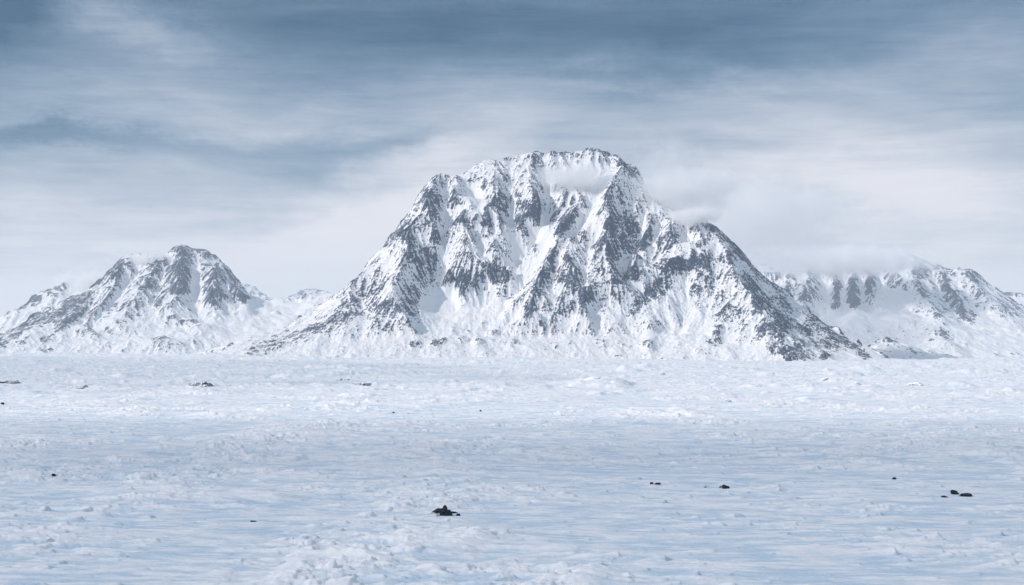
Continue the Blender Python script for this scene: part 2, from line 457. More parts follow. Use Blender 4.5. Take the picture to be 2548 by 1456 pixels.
# buttresses under the summit wall
m.line('A', [(1240, 300, 20), (1240, 590, -40), (1270, 760, -50), (1240, 920, -50), (1310, 1080, -50), (1320, 1190, -20)])
m.line('A', [(1100, 330, 20), (1110, 620, -20), (1090, 800, -10)])
m.line('A', [(1010, 640, 60), (1000, 780, 90), (1070, 880, 100)])
m.line('A', [(1450, 480, 50), (1450, 800, 80), (1445, 1100, 90), (1420, 1320, 110)])
m.line('A', [(1640, 370, 30), (1680, 490, -50), (1750, 650, -90), (1800, 780, -110), (1805, 920, -110), (1830, 1080, -90), (1840, 1200, -60)])
m.line('A', [(1500, 700, 0), (1600, 900, -40), (1550, 1150, 0)])
m.line('A', [(1840, 500, 60), (1890, 700, 70), (1930, 1000, 70)])
m.line('B', [(60, 830, 70), (90, 1050, 90), (50, 1300, 100)])
m.line('C', [(1800, 150, -40), (1765, 190, -60), (1830, 300, -40), (1800, 420, 0)])
m.line('G', [(470, 40, 100), (420, 250, 100), (330, 400, 110), (190, 480, 100)])
m.line('C', [(1550, 260, 60), (1600, 420, 70), (1550, 560, 60)])
# summit wall (mostly behind drifting cloud)
m.line('B', [(200, 420, 60), (260, 560, 20), (350, 650, -20), (460, 650, -20), (600, 690, 0), (740, 690, -10)])
m.line('B', [(600, 330, 60), (600, 500, 50)])
# pinnacle and its great ridge
m.line('B', [(1005, 330, -140), (950, 410, -150), (880, 520, -150), (820, 620, -150), (800, 690, -150), (830, 860, -150), (815, 1000, -150), (800, 1150, -150), (825, 1400, -160)])
m.line('B', [(1005, 330, -140), (1060, 380, -120), (1110, 400, -100), (1150, 440, -80), (1200, 560, -20)])
m.line('B', [(870, 300, 60), (900, 400, 30), (1100, 300, 100), (1200, 420, 90)], 30)
m.line('G', [(1190, 350, -160), (1250, 420, -170), (1240, 560, -170), (1220, 640, -150)])
m.line('B', [(930, 860, -30), (950, 1050, -20), (950, 1250, -20), (1000, 1400, 0)])
m.line('B', [(1130, 800, 10), (1130, 1000, 20), (1110, 1200, 30), (1090, 1370, 30)])
m.line('B', [(1230, 820, 20), (1260, 960, 50), (1200, 1150, 50), (1130, 1340, 40)])
m.line('B', [(1310, 860, -20), (1300, 1020, -50), (1220, 1200, -50), (1190, 1290, -20)])
m.line('B', [(1480, 900, 30), (1430, 1100, 50), (1300, 1280, 50), (1150, 1420, 40)])
# ridge that bounds the bowl on the right
m.line('B', [(470, 760, -40), (430, 830, -80), (330, 970, -110), (260, 1130, -130), (220, 1230, -150), (110, 1420, -160)])
m.line('G', [(620, 190, -150), (505, 390, -170), (430, 540, -170), (350, 800, -170), (290, 930, -160), (200, 1050, -120)])
m.line('B', [(640, 880, 20), (520, 1040, 30), (390, 1130, 20), (310, 1240, -20)])
m.line('B', [(700, 800, -60), (640, 980, -60), (560, 1100, -50)])
m.line('G', [(700, 160, -80), (790, 140, -110), (890, 220, -110), (960, 300, -100)])
m.line('G', [(1040, 240, 0), (965, 300, 10), (940, 400, -30)])
m.line('G', [(690, 260, -140), (750, 380, -160), (720, 480, -160)])
m.line('G', [(640, 420, -110), (600, 560, -100), (560, 700, -100)])
m.line('G', [(840, 470, -180), (800, 600, -180), (850, 700, -170)])
m.line('G', [(960, 460, -110), (930, 640, -110)])
m.line('G', [(1090, 420, -150), (1090, 560, -160), (1000, 720, -160), (900, 850, -170)])
m.line('G', [(1330, 450, 20), (1360, 560, 30), (1300, 660, 10)])
m.line('G', [(1520, 310, -90), (1440, 460, -100), (1400, 560, -70), (1380, 640, -40)])
m.line('G', [(1520, 310, -90), (1600, 400, -60), (1560, 520, -10)])
m.line('G', [(1450, 650, 20), (1500, 600, 20)])
m.line('G', [(200, 1050, -60), (350, 990, -60), (520, 1010, -80), (730, 1000, -80), (890, 1000, -60), (1100, 920, -40), (1220, 900, -30), (1370, 960, -60)])
# right shoulder
m.line('E', [(200, 60, -20), (215, 180, -80), (290, 280, -80), (250, 400, -70)])
m.line('E', [(330, 110, 50), (320, 220, 60), (370, 360, 50)])
m.line('E', [(440, 85, -20), (480, 260, -50), (510, 390, -70), (440, 560, -60)])
m.line('E', [(100, 250, 0), (60, 400, 20), (-40, 540, 10)])
m.line('E', [(60, 560, -60), (250, 430, -100), (430, 400, -90)])
m.line('E', [(0, 830, -60), (150, 680, -20), (350, 620, -10), (450, 600, -20)])
m.line('E', [(590, 110, 20), (650, 220, -30), (710, 340, -60), (800, 560, -110), (880, 690, -150), (970, 770, -190), (990, 860, -220), (1080, 960, -240),
             (1170, 1080, -260), (1220, 1200, -250), (1290, 1300, -230), (1310, 1390, -200)])
m.line('E', [(900, 480, 60), (1000, 640, 100), (1100, 800, 130), (1250, 950, 140), (1400, 1120, 130), (1600, 1290, 110)])
m.line('E', [(600, 620, -60), (620, 800, -60), (560, 1000, -60)])
m.line('E', [(700, 900, -100), (760, 1050, -120), (850, 1250, -130)])
m.line('E', [(350, 800, -20), (300, 1000, -10), (250, 1200, 0)])
# snow bowl and aprons
m.line('C', [(700, 760, 90), (860, 800, 110), (1050, 790, 100), (1250, 760, 80), (1450, 680, 90)])
m.line('C', [(520, 900, 60), (640, 950, 80), (850, 960, 90), (1100, 900, 70), (1350, 860, 40), (1600, 780, 20)])
m.line('C', [(500, 1070, -30), (700, 1080, 0), (1000, 1060, 0), (1300, 1030, -20), (1500, 1060, -30)])
m.line('D', [(600, 868), (800, 850, -40), (1000, 835, -60), (1200, 835, -20), (1400, 840, -20), (1600, 835, -40), (1800, 830, -90)])
m.line('D', [(500, 897, 40), (700, 897), (1000, 897), (1300, 897), (1600, 897), (1900, 897, -120), (1990, 903, -140), (2100, 900, 40), (2215, 900, 180)])
m.line('D', [(400, 925), (900, 925), (1400, 925), (1900, 925), (2500, 925)])
XM = np.arange(-1720, 2130, 3.1)
YG = yfine(9180, 11330, 3.1, 12600)
for x in np.linspace(-1800, 2200, 12):
    m.raw(x, 9080, -50); m.raw(x, 12700, -60)
for y in np.linspace(9200, 12700, 10):
    m.raw(-1800, y, -50); m.raw(2250, y, -50)
rockM = [
    ('C', 570, 450, 110, 240, .15, 1.0), ('C', 430, 330, 110, 120, 0, .5), ('C', 400, 850, 110, 200, -.3, .8), ('C', 90, 960, 200, 110, -.3, .7),
    ('C', 130, 160, 70, 130, .6, .55), ('C', 330, 130, 150, 100, 0, .35), ('C', 1050, 600, 170, 120, .1, .75), ('C', 1310, 560, 160, 100, -.2, .85), ('C', 870, 520, 90, 100, .5, .55),
    ('A', 1320, 850, 150, 130, 0, .5), ('A', 1180, 850, 60, 90, .4, .4), ('A', 1310, 1120, 60, 90, 0, .7), ('A', 1380, 980, 60, 90, 0, .5),
    ('A', 880, 1100, 110, 80, 0, .8), ('A', 720, 1130, 60, 70, 0, .5), ('A', 1130, 1110, 90, 90, .3, .8), ('A', 720, 850, 90, 80, 0, .55),
    ('A', 1570, 1000, 90, 170, .2, .75), ('A', 1780, 950, 100, 200, 0, .6), ('A', 380, 800, 80, 200, -.5, .55), ('A', 520, 520, 130, 60, .3, .4),
    ('A', 500, 900, 90, 150, 0, .4), ('A', 100, 1250, 160, 160, 0, .35), ('A', 1230, 340, 130, 40, .1, .4), ('A', 1250, 560, 250, 40, 0, .35),
    ('A', 1650, 280, 250, 60, -.1, .35), ('A', 1800, 400, 160, 120, 0, .25), ('B', 350, 200, 400, 35, -.05, .45), ('B', 730, 170, 130, 50, .2, .4),
    ('B', 360, 770, 120, 110, 0, .3), ('B', 230, 940, 110, 60, .1, .5), ('B', 330, 1060, 90, 170, .5, .5), ('B', 150, 1370, 60, 110, .7, .8),
    ('B', 980, 1020, 170, 190, 0, 1.1), ('B', 1080, 1180, 160, 190, .2, 1.0), ('B', 900, 1320, 110, 120, 0, .7), ('B', 860, 740, 120, 80, 0, .3), ('B', 1070, 400, 90, 60, .5, .3),
    ('B', 720, 1250, 60, 100, .5, .6), ('B', 1260, 1200, 80, 150, .4, .5), ('B', 1500, 1230, 110, 130, .7, .6),
    ('G', 1290, 570, 90, 90, 0, .7), ('G', 1450, 560, 90, 110, 0, 1.1), ('G', 1110, 480, 50, 80, 0, .7), ('G', 1240, 250, 60, 200, 0, .5),
    ('G', 790, 610, 110, 140, 0, .7), ('G', 930, 770, 110, 80, -.4, 1.0), ('G', 600, 580, 110, 130, .4, .6), ('G', 600, 850, 130, 90, -.6, .5), ('G', 480, 640, 80, 200, .5, .6),
    ('G', 350, 930, 110, 60, -.9, .8), ('G', 770, 420, 60, 70, 0, .5), ('G', 1560, 830, 230, 60, -.75, 1.0), ('G', 1780, 690, 190, 90, -.75, .95), ('G', 700, 950, 120, 50, -.3, .5),
    ('G', 1200, 800, 90, 60, -.9, .4), ('G', 700, 480, 260, 200, 0, .15), ('G', 950, 650, 200, 130, 0, .2),
    ('E', 240, 520, 190, 90, -.1, 1.0), ('E', 440, 470, 120, 120, -.4, .8), ('E', 60, 700, 120, 120, -.6, .6), ('E', 560, 420, 90, 70, 0, .5), ('E', 200, 250, 60, 110, .4, .6),
    ('E', 540, 200, 60, 90, .1, .5), ('E', 640, 190, 120, 35, .8, .7), ('E', 840, 370, 190, 45, .8, .65), ('E', 700, 430, 110, 60, .2, .5), ('E', 620, 600, 200, 80, .3, .35), ('E', 500, 720, 130, 90, -.3, .3),
    ('E', 1010, 830, 60, 130, -.3, 1.0), ('E', 930, 660, 120, 60, .6, .7), ('E', 1120, 620, 200, 70, .6, .65), ('E', 1120, 860, 50, 70, 0, .9), ('E', 1220, 1020, 130, 60, .7, .8), ('E', 1200, 1150, 70, 130, -.3, .9),
    ('E', 1250, 870, 120, 60, .8, .5), ('E', 1410, 1080, 130, 50, .6, .7), ('E', 1300, 1330, 70, 90, -.2, 1.1), ('E', 1420, 1330, 120, 80, 0, .7), ('E', 1200, 1290, 110, 60, .2, .6), ('E', 1600, 1070, 160, 60, .6, .85),
    ('E', 1850, 1230, 280, 40, .58, 1.0), ('E', 1700, 1240, 120, 60, .5, .5), ('E', 1660, 1350, 60, 30, 0, .6), ('E', 1080, 1110, 90, 60, 0, .75),
    ('E', 670, 980, 70, 35, .1, .7), ('E', 610, 1210, 90, 70, 0, .55), ('E', 90, 1060, 50, 30, 0, .5), ('E', 280, 1030, 60, 50, -.7, .4), ('E', 760, 910, 110, 30, .4, .4), ('E', 740, 790, 80, 40, 0, .4),
    # wide flanks of broken rock
    ('C', -150, 800, 260, 170, -.5, .30), ('C', -450, 1080, 300, 100, -.4, .35), ('C', 1500, 800, 220, 200, -.6, .10), ('D', 700, 850, 110, 20, -.35, .45),
    ('C', -300, 950, 380, 110, -.5, .30), ('C', -50, 650, 220, 130, -.6, .20), ('C', 100, 1130, 260, 60, -.1, .30), ('E', 560, 880, 300, 150, .2, .22), ('E', 900, 1050, 250, 160, .4, .22), ('E', 1500, 1180, 300, 120, .5, .25),
    ('G', 1000, 900, 500, 110, -.3, .18), ('G', 400, 1180, 300, 60, -.5, .22), ('C', 600, 1330, 500, 60, 0, .20), ('G', 900, 1330, 700, 60, 0, .18), ('E', 400, 1330, 500, 60, 0, .18), ('A', 300, 1000, 300, 250, .2, .2),
    # deep snow
    ('C', 1600, 480, 130, 280, .3, -.35), ('C', 1150, 950, 350, 120, -.25, -.3), ('B', 640, 900, 70, 200, .5, -.3), ('A', 1000, 1000, 60, 120, -.3, -.3), ('E', 340, 1000, 260, 120, 0, -.2),
    ('C', 700, 900, 260, 130, -.2, -.8), ('C', 150, 430, 90, 110, .5, -.3), ('A', 980, 800, 120, 170, -.5, -.7), ('A', 1440, 1000, 40, 260, 0, -.4), ('B', 80, 1200, 90, 300, 0, -.6),
    ('C', 1500, 250, 100, 250, 0, -.3), ('B', 550, 480, 330, 150, 0, -.5), ('B', 600, 1000, 70, 140, .5, -.4), ('E', 350, 330, 60, 150, 0, -.2), ('C', 1200, 1000, 600, 130, 0, -.35), ('G', 1100, 1050, 400, 60, 0, -.3),
    ('E', 300, 900, 300, 150, 0, -.2), ('E', 400, 1150, 600, 120, 0, -.15)]
softM = [('C', 700, 890, 230, 120, -.2, .9), ('A', 990, 800, 90, 140, -.5, .8), ('B', 70, 1150, 70, 280, 0, .7), ('B', 550, 490, 300, 120, 0, .4), ('C', 1560, 300, 60, 200, 0, .4)]
moundM = [('C', 700, 1350, 100, 26), ('C', 970, 1320, 70, 30), ('C', 1020, 1200, 30, 16), ('C', 1300, 1240, 80, 24), ('C', 1130, 1350, 60, 20), ('C', 450, 1370, 80, 14), ('C', 60, 1260, 70, 20),
          ('G', 1640, 1380, 120, 24), ('G', 100, 1330, 140, 12), ('G', 1090, 1340, 60, 12), ('E', 620, 1220, 85, 24), ('E', 230, 1250, 60, 9), ('E', 890, 1250, 40, 7), ('G', 290, 1200, 50, 9),
          ('G', 1800, 1110, 45, 7), ('E', 1400, 1340, 110, 22), ('E', 1660, 1350, 60, 14)]
mm = mountain_mat('snow_and_rock_near', 1.0)
build_mountain('mountain', 'tallest snowy rock mountain with a broad flat summit wall, cloud round its right shoulder', m, XM, YG, rockM, mm, 3, 1.0, moundM, smooth_zones=softM)

# ---- left mountain
YL = ([560, 610, 660, 720, 780, 830, 870, 900, 930], [13500, 13200, 12950, 12700, 12450, 12150, 11850, 11550, 11200])
l = Survey(YL, 1.3)
w = l.line('L', [(-300, 880, 0), (-150, 860, 60), (0, 800, 120), (130, 730, 150), (230, 665, 150), (320, 625, 150), (400, 590, 150), (480, 545, 150), (560, 515, 150), (610, 508, 140), (640, 480, 130),
             (700, 430, 120), (760, 370, 110), (820, 300, 100), (880, 240, 90), (940, 215, 80), (1010, 193, 70), (1060, 215, 70), (1110, 222, 70), (1160, 212, 70), (1200, 222, 60), (1240, 188, 50),
             (1290, 150, 40), (1330, 136, 40), (1380, 160, 40), (1440, 175, 60), (1520, 180, 80), (1580, 225, 100), (1620, 268, 120), (1690, 338, 140), (1740, 400, 160), (1790, 480, 180),
             (1830, 512, 220), (1870, 530, 260), (1910, 542, 280), (1960, 543, 300), (2040, 533, 300), (2110, 543, 300), (2180, 532, 290), (2230, 510, 260), (2320, 505, 220), (2420, 488, 200), (2540, 465, 160), (2700, 400, 100), (2900, 330, 50)], 0, 50)
l.back(w[::2], ((140, -120), (600, -500), (1300, -700)))
def L(pts, d=0): l.line('L', pts, d, 45)
L([(1320, 160, 0), (1330, 230, -40), (1290, 320, -90), (1340, 420, -90), (1260, 520, -90)])
L([(1420, 230, 60), (1430, 400, 100), (1410, 560, 110), (1460, 680, 60)])
L([(1600, 270, 20), (1570, 340, -40), (1540, 440, -60), (1560, 570, -60)])
L([(1640, 360, 60), (1660, 480, 80), (1700, 560, 90)])
L([(1700, 420, 20), (1760, 500, 20), (1800, 560, 30)])
L([(1200, 240, 20), (1130, 320, -40), (1050, 430, -80), (990, 540, -90), (930, 640, -80)])
L([(1250, 260, 50), (1180, 380, 40), (1150, 500, 30), (1100, 620, 10)])
L([(1060, 250, 60), (980, 360, 60), (900, 470, 60), (800, 600, 60), (640, 760, 40)])
L([(890, 260, 20), (860, 360, -40), (800, 480, -60), (700, 610, -60), (620, 720, -60)])
L([(640, 500, 60), (620, 600, 0), (540, 690, -50), (420, 760, -70)])
L([(700, 500, 60), (640, 640, 60), (540, 760, 30)])
L([(480, 560, 60), (390, 670, 0), (250, 720, -30), (120, 830, -40), (20, 870, -40)])
L([(1180, 500, -20), (1140, 600, -20), (1090, 700, -30)])
L([(1560, 580, 20), (1540, 700, 20), (1400, 740, 0), (1200, 740, -20)])
L([(1240, 700, -60), (1350, 700, -80), (1450, 720, -80), (1550, 770, -40)])
L([(1000, 870, -100), (1150, 860, -130), (1300, 860, -130), (1400, 820, -80)])
L([(1750, 600, 120), (1900, 645, 150), (2130, 640, 160), (2250, 580, 150)])
L([(1700, 660, 80), (2000, 670, 90), (2300, 660, 80), (2600, 560, 40)])
L([(1650, 760, 20), (1900, 770, 20), (2200, 750, 10)])
L([(1500, 900, 0), (1700, 850, -40), (1900, 800, -40), (1600, 920, -20)])
L([(-200, 950), (300, 935), (800, 935), (1300, 945), (1700, 950), (2300, 960)])
L([(0, 920, -20), (400, 850, -30), (800, 830, -30), (1000, 800, -20)])
for iy in (925,): l.line('D', [(-200, iy), (400, iy), (1200, iy)])
for x in np.linspace(-4300, 700, 10): l.raw(x, 11150, -50); l.raw(x, 15100, -60)
for y in np.linspace(11200, 15000, 8): l.raw(-4300, y, -50); l.raw(800, y, 100)
rockL = [('L', 1320, 330, 90, 190, .1, .7), ('L', 1160, 310, 80, 70, -.3, .6), ('L', 1080, 430, 90, 60, -.4, .45), ('L', 1230, 450, 120, 70, 0, .5), ('L', 1600, 420, 130, 120, .5, .55), ('L', 1730, 530, 80, 45, .1, 1.0), ('L', 1550, 540, 70, 80, 0, .5),
         ('L', 1400, 190, 180, 35, .1, .4), ('L', 1500, 270, 100, 60, 0, .3), ('L', 850, 330, 90, 60, -.6, .5), ('L', 720, 420, 90, 60, -.8, .5), ('L', 560, 600, 160, 100, -.4, .75), ('L', 300, 680, 180, 50, -.3, .75), ('L', 440, 730, 70, 50, -.3, .7),
         ('L', 100, 780, 160, 50, -.6, .5), ('L', 800, 610, 80, 30, -.4, .6), ('L', 1150, 560, 50, 60, 0, .5), ('L', 1240, 680, 25, 30, 0, .5), ('L', 340, 830, 60, 30, -.3, .5), ('L', 700, 790, 160, 40, 0, .3), ('L', 960, 650, 130, 40, -.7, .4),
         ('L', 2010, 518, 30, 14, 0, 1.2), ('L', 1970, 537, 22, 8, 0, 1.0), ('L', 2090, 537, 30, 7, 0, .9), ('L', 140, 860, 60, 30, -.5, .5), ('L', 330, 915, 40, 14, 0, .5), ('L', 10, 860, 40, 40, 0, .7),
         ('L', 980, 470, 200, 220, -.7, .12), ('L', 1450, 730, 80, 18, .3, .4), ('L', 1250, 850, 180, 30, 0, .2),
         ('L', 2000, 620, 260, 70, 0, -.8), ('L', 1900, 780, 500, 90, 0, -.5), ('L', 1430, 400, 40, 150, 0, -.5), ('L', 1450, 640, 200, 60, 0, -.2)]
softL = [('L', 2000, 610, 300, 70, 0, .9), ('L', 1950, 760, 450, 110, 0, .7), ('L', 1430, 430, 40, 150, 0, .7)]
ml = mountain_mat('snow_and_rock_far', .8)
moundL = [('L', 2010, 535, 30, 22), ('L', 330, 925, 50, 16), ('L', 1380, 720, 90, 14), ('L', 1150, 880, 100, 14)]
build_mountain('mountain', 'snowy rock mountain with a pointed peak on the left, falling to a snow saddle', l, np.arange(-4000, 500, 3.9), yfine(11300, 13750, 3.9, 15000), rockL, ml, 21, .92, moundL, soft=13, smooth_zones=softL)

# ---- low ridge behind the left mountain
YB = ([640, 900, 930], [15600, 14600, 14000])
b = Survey(YB, 1.35)
w = b.line('L', [(-300, 790), (-80, 700), (0, 678), (80, 635), (150, 600), (200, 560), (240, 512), (330, 465), (400, 452), (430, 436), (455, 450), (478, 470), (492, 440), (510, 400), (530, 382), (552, 388), (565, 440), (600, 470), (650, 420), (700, 470), (800, 560), (1000, 700)], 0, 60)
b.back(w, ((160, -160), (700, -500)))
b.line('L', [(-200, 850), (100, 740), (300, 640), (450, 560), (560, 540), (700, 640)], -120)
b.line('D', [(-200, 925), (300, 925), (600, 925)])
for x in np.linspace(-5500, -1500, 8): b.raw(x, 13900, -50); b.raw(x, 17500, -60)
rockB = [('L', 245, 545, 60, 40, 0, .8), ('L', 400, 470, 70, 30, -.2, .6), ('L', 525, 420, 40, 50, 0, .8), ('L', 150, 620, 80, 20, -.5, .4), ('L', 300, 700, 400, 60, 0, -.5)]
build_mountain('mountain', 'low far snowy ridge with two rocky knobs behind the left mountain', b, np.arange(-4900, -1700, 6.5), yfine(14100, 16000, 6.5, 17000), rockB, ml, 33, 1.2, soft=8)

# ---- faint peaks beyond the saddle
f_ = Survey(([690, 900], [21500, 20000]), 1.75)
w = f_.line('L', [(1500, 800), (1640, 500), (1700, 440), (1770, 418), (1800, 412), (1825, 450), (1850, 452), (1870, 446), (1900, 475), (1960, 520), (2020, 540), (2080, 530), (2140, 500), (2180, 492), (2200, 462), (2230, 450), (2280, 478), (2350, 460), (2480, 520), (2700, 700)], 0, 80)
f_.back(w, ((200, -180), (800, -600)))
f_.line('L', [(1400, 1000), (1800, 980), (2200, 980), (2700, 1000)], -200)
for x in np.linspace(-4500, -500, 6): f_.raw(x, 19300, -50); f_.raw(x, 23500, -60)
build_mountain('mountain', 'faint pale peaks on the horizon beyond the snow saddle', f_, np.arange(-4000, -1000, 11), yfine(19500, 21800, 11, 23000), [], ml, 41, 1.2, soft=26)

# ---- right range
YR = ([620, 660, 720, 780, 840, 890, 930], [15200, 14950, 14650, 14300, 13800, 13300, 12900])
r = Survey(YR, 1.5)
w = r.line('R', [(-250, 330, 100), (0, 250, 60), (250, 225, 40), (400, 215, 40), (550, 225, 40), (700, 220, 40), (880, 225, 20), (960, 212, 0), (1010, 198, 0), (1080, 222, 20), (1200, 240, 60), (1300, 250, 80), (1400, 215, 60), (1500, 178, 30), (1590, 142, 0),
             (1640, 168, 10), (1720, 198, 40), (1820, 230, 80), (1850, 262, 100), (1900, 290, 120), (1930, 272, 100), (1990, 256, 80), (2020, 285, 110), (2045, 268, 80), (2100, 264, 80), (2160, 300, 100),
             (2210, 365, 130), (2270, 415, 160), (2350, 468, 200), (2400, 500, 250), (2548, 590, 300), (2750, 720, 350), (3000, 850, 350)], 0, 60)
r.back(w[::2], ((160, -150), (700, -550), (1300, -700)))
def R(pts, d=0): r.line('R', pts, d, 55)
R([(300, 300, 0), (400, 420, 40), (500, 560, 60)]); R([(430, 300, -10), (560, 470, 0)]); R([(720, 280, -20), (720, 400, -50), (700, 500, -40), (680, 560, -10)])
R([(850, 290, 60), (880, 420, 90), (860, 540, 90)])
R([(1010, 215, -20), (1080, 300, -60), (1090, 370, -90), (1060, 440, -90), (1110, 560, -100), (1130, 600, -60)])
R([(920, 290, -30), (960, 400, -40), (950, 540, -20)]); R([(1020, 380, 30), (1010, 480, 50), (990, 560, 40)])
R([(1190, 260, -20), (1220, 350, -70), (1215, 480, -60)]); R([(1180, 400, 40), (1180, 580, 60)]); R([(1310, 300, 90), (1320, 430, 120), (1260, 540, 120)])
R([(1500, 200, 20), (1420, 320, 10), (1370, 430, 0), (1350, 480, 20)])
R([(1600, 160, 0), (1620, 240, -60), (1590, 400, -90), (1650, 430, -110), (1700, 510, -140), (1760, 580, -170), (1820, 640, -190), (1850, 740, -200), (1880, 860, -190)])
R([(1600, 450, -60), (1450, 560, -30), (1250, 600, 20)]); R([(1700, 700, -120), (1500, 700, -60), (1300, 740, 0)])
R([(1750, 260, 60), (1800, 400, 60), (1900, 600, 40), (2050, 760, 0)])
R([(1860, 330, 20), (1900, 420, -30), (1990, 480, -40), (2010, 600, -50), (2110, 740, -60)])
R([(1950, 300, 20), (1960, 400, 20), (2100, 560, 30), (2200, 700, 20)])
R([(2080, 290, 20), (2120, 400, -40), (2300, 560, -60), (2460, 700, -60)])
R([(700, 650, 150), (950, 680, 180), (1200, 690, 180)]); R([(800, 820, 100), (1200, 830, 80), (1600, 860, -40), (2000, 900, -60), (2548, 950, -40)])
R([(2250, 800, 0), (2400, 850, -60), (2600, 900, -60)]); R([(300, 700, 100), (600, 900, 60)])
r.line('D', [(1600, 925), (2100, 925), (2600, 925), (3000, 925)])
for x in np.linspace(700, 6200, 10): r.raw(x, 12850, -50); r.raw(x, 17200, -60)
rockR = [('R', 1110, 530, 70, 90, 0, 1.0), ('R', 960, 480, 40, 110, 0, .6), ('R', 1080, 410, 60, 70, 0, .5), ('R', 1250, 420, 60, 90, 0, .6), ('R', 720, 470, 60, 60, 0, .35), ('R', 450, 330, 200, 90, .3, .25), ('R', 600, 480, 120, 80, .3, .25), ('R', 1430, 370, 80, 70, -.6, .5), ('R', 800, 340, 150, 60, 0, .15),
         ('R', 1670, 290, 80, 70, 0, .7), ('R', 1690, 450, 40, 70, -.5, .8), ('R', 1940, 540, 70, 150, -.5, 1.0), ('R', 2060, 690, 60, 90, -.6, 1.0), ('R', 1860, 400, 60, 100, -.5, .6), ('R', 1880, 290, 100, 40, .5, .5), ('R', 2120, 330, 110, 50, .5, .6), ('R', 2100, 500, 60, 120, -.5, .35), ('R', 2400, 600, 120, 90, .6, .25),
         ('R', 1870, 800, 40, 70, 0, .7), ('R', 1640, 640, 40, 15, .3, .7), ('R', 1810, 650, 60, 50, .5, .4), ('R', 2130, 780, 50, 20, .5, .6), ('R', 1790, 810, 30, 30, 0, .3),
         ('R', 1200, 700, 450, 100, 0, -.6), ('R', 1450, 550, 150, 80, 0, -.4), ('R', 2200, 820, 400, 80, .2, -.3), ('R', 1350, 520, 80, 120, .3, -.3)]
softR = [('R', 1200, 700, 500, 90, 0, .85), ('R', 1480, 560, 150, 90, 0, .6), ('R', 2250, 820, 400, 90, .2, .6), ('R', 1330, 440, 40, 130, 0, .5)]
build_mountain('mountain', 'hazy snowy range on the right with its tops in low cloud', r, np.arange(1150, 5300, 5.5), yfine(13000, 15300, 5.5, 17000), rockR, ml, 55, 1.0, soft=11, smooth_zones=softR)
r2 = Survey(([690, 900], [18000, 16500]), 1.65)
w = r2.line('R', [(2000, 600), (2200, 480), (2340, 480), (2370, 462), (2400, 456), (2430, 470), (2470, 486), (2500, 478), (2530, 476), (2600, 500), (2800, 520), (3100, 600)], 0, 70)
r2.back(w, ((180, -160), (700, -500)))
r2.line('R', [(1900, 1000), (2400, 1000), (3000, 1000)], -200)
for x in np.linspace(2500, 7000, 6): r2.raw(x, 16000, -50); r2.raw(x, 20000, -60)
build_mountain('mountain', 'small far snowy ridge at the right edge behind the hazy range', r2, np.arange(3000, 6300, 9), yfine(16200, 18300, 9, 19500), [('R', 2420, 480, 100, 30, .2, .3)], ml, 61, 1.6, soft=16)

# ---- snowy foothill between the main mountain and the right range
h_ = Survey(([840, 900, 930], [11300, 10800, 10500]), 1.18)
w = h_.line('R', [(1050, 1060, 0), (1200, 960, 0), (1240, 915), (1290, 880), (1340, 858), (1380, 853), (1430, 875), (1460, 900), (1560, 925), (1700, 960), (1800, 985), (1950, 1012, 0), (2100, 1035), (2400, 1060)], 0, 35)
h_.back(w, ((90, -22), (400, -90)))
h_.line('R', [(1300, 960), (1400, 950, -30), (1500, 980, -30), (1640, 1020, -40), (1750, 1045)], -60)
h_.line('D', [(2000, 925), (2300, 925), (2700, 925)])
for x in np.linspace(1500, 3200, 6): h_.raw(x, 10300, -50); h_.raw(x, 12300, -60)
build_mountain('mountain', 'small sunlit snowy foothill between the tallest mountain and the right range', h_, np.arange(1600, 3000, 4), yfine(10400, 11500, 4, 12200),
               [('R', 1400, 870, 60, 20, .2, .7), ('R', 1600, 980, 60, 15, .6, .5), ('R', 1380, 960, 120, 50, 0, .1)], mm, 71, .9, soft=9, amp=1.2, rock_bias=.1)

# ------------------------------------------------------------------ snow plain: one sheet round the camera out to beyond the mountains
def stamped(x, y, cx_, cy_, seed, prob, L0, L1, W0, W1, h0, h1):
    """single wind-carved tongues of snow: a long ramp facing the wind, a sharp broken end behind"""
    gxi = np.floor(x / cx_).astype(np.int32); gyi = np.floor(y / cy_).astype(np.int32)
    out = np.zeros_like(x)
    for i in (-1, 0, 1):
        for j in (-1, 0, 1):
            a, b = gxi + i, gyi + j
            r1, r2_, r3, r4, r5 = (rnd(a, b, seed + q) for q in range(5))
            px = (a + r1) * cx_; py = (b + r2_) * cy_
            L = L0 + (L1 - L0) * r3; Wd = W0 + (W1 - W0) * r4
            an = (r5 - .5) * .9
            u = ((x - px) * np.cos(an) + (y - py) * np.sin(an)) / L; v = (-(x - px) * np.sin(an) + (y - py) * np.cos(an)) / Wd
            u = u + .35 * v * (r1 - .5) + .25 * np.abs(v)
            f = np.clip((u + 1) / 1.45, 0, 1) ** 1.3 * sstep(.62, .42, u)
            hgt = (h0 + (h1 - h0) * r3 * (.4 + .6 * r4)) * (rnd(a, b, seed + 9) < prob)
            out = np.maximum(out, hgt * f * np.exp(-v * v * 2.2))
    return out
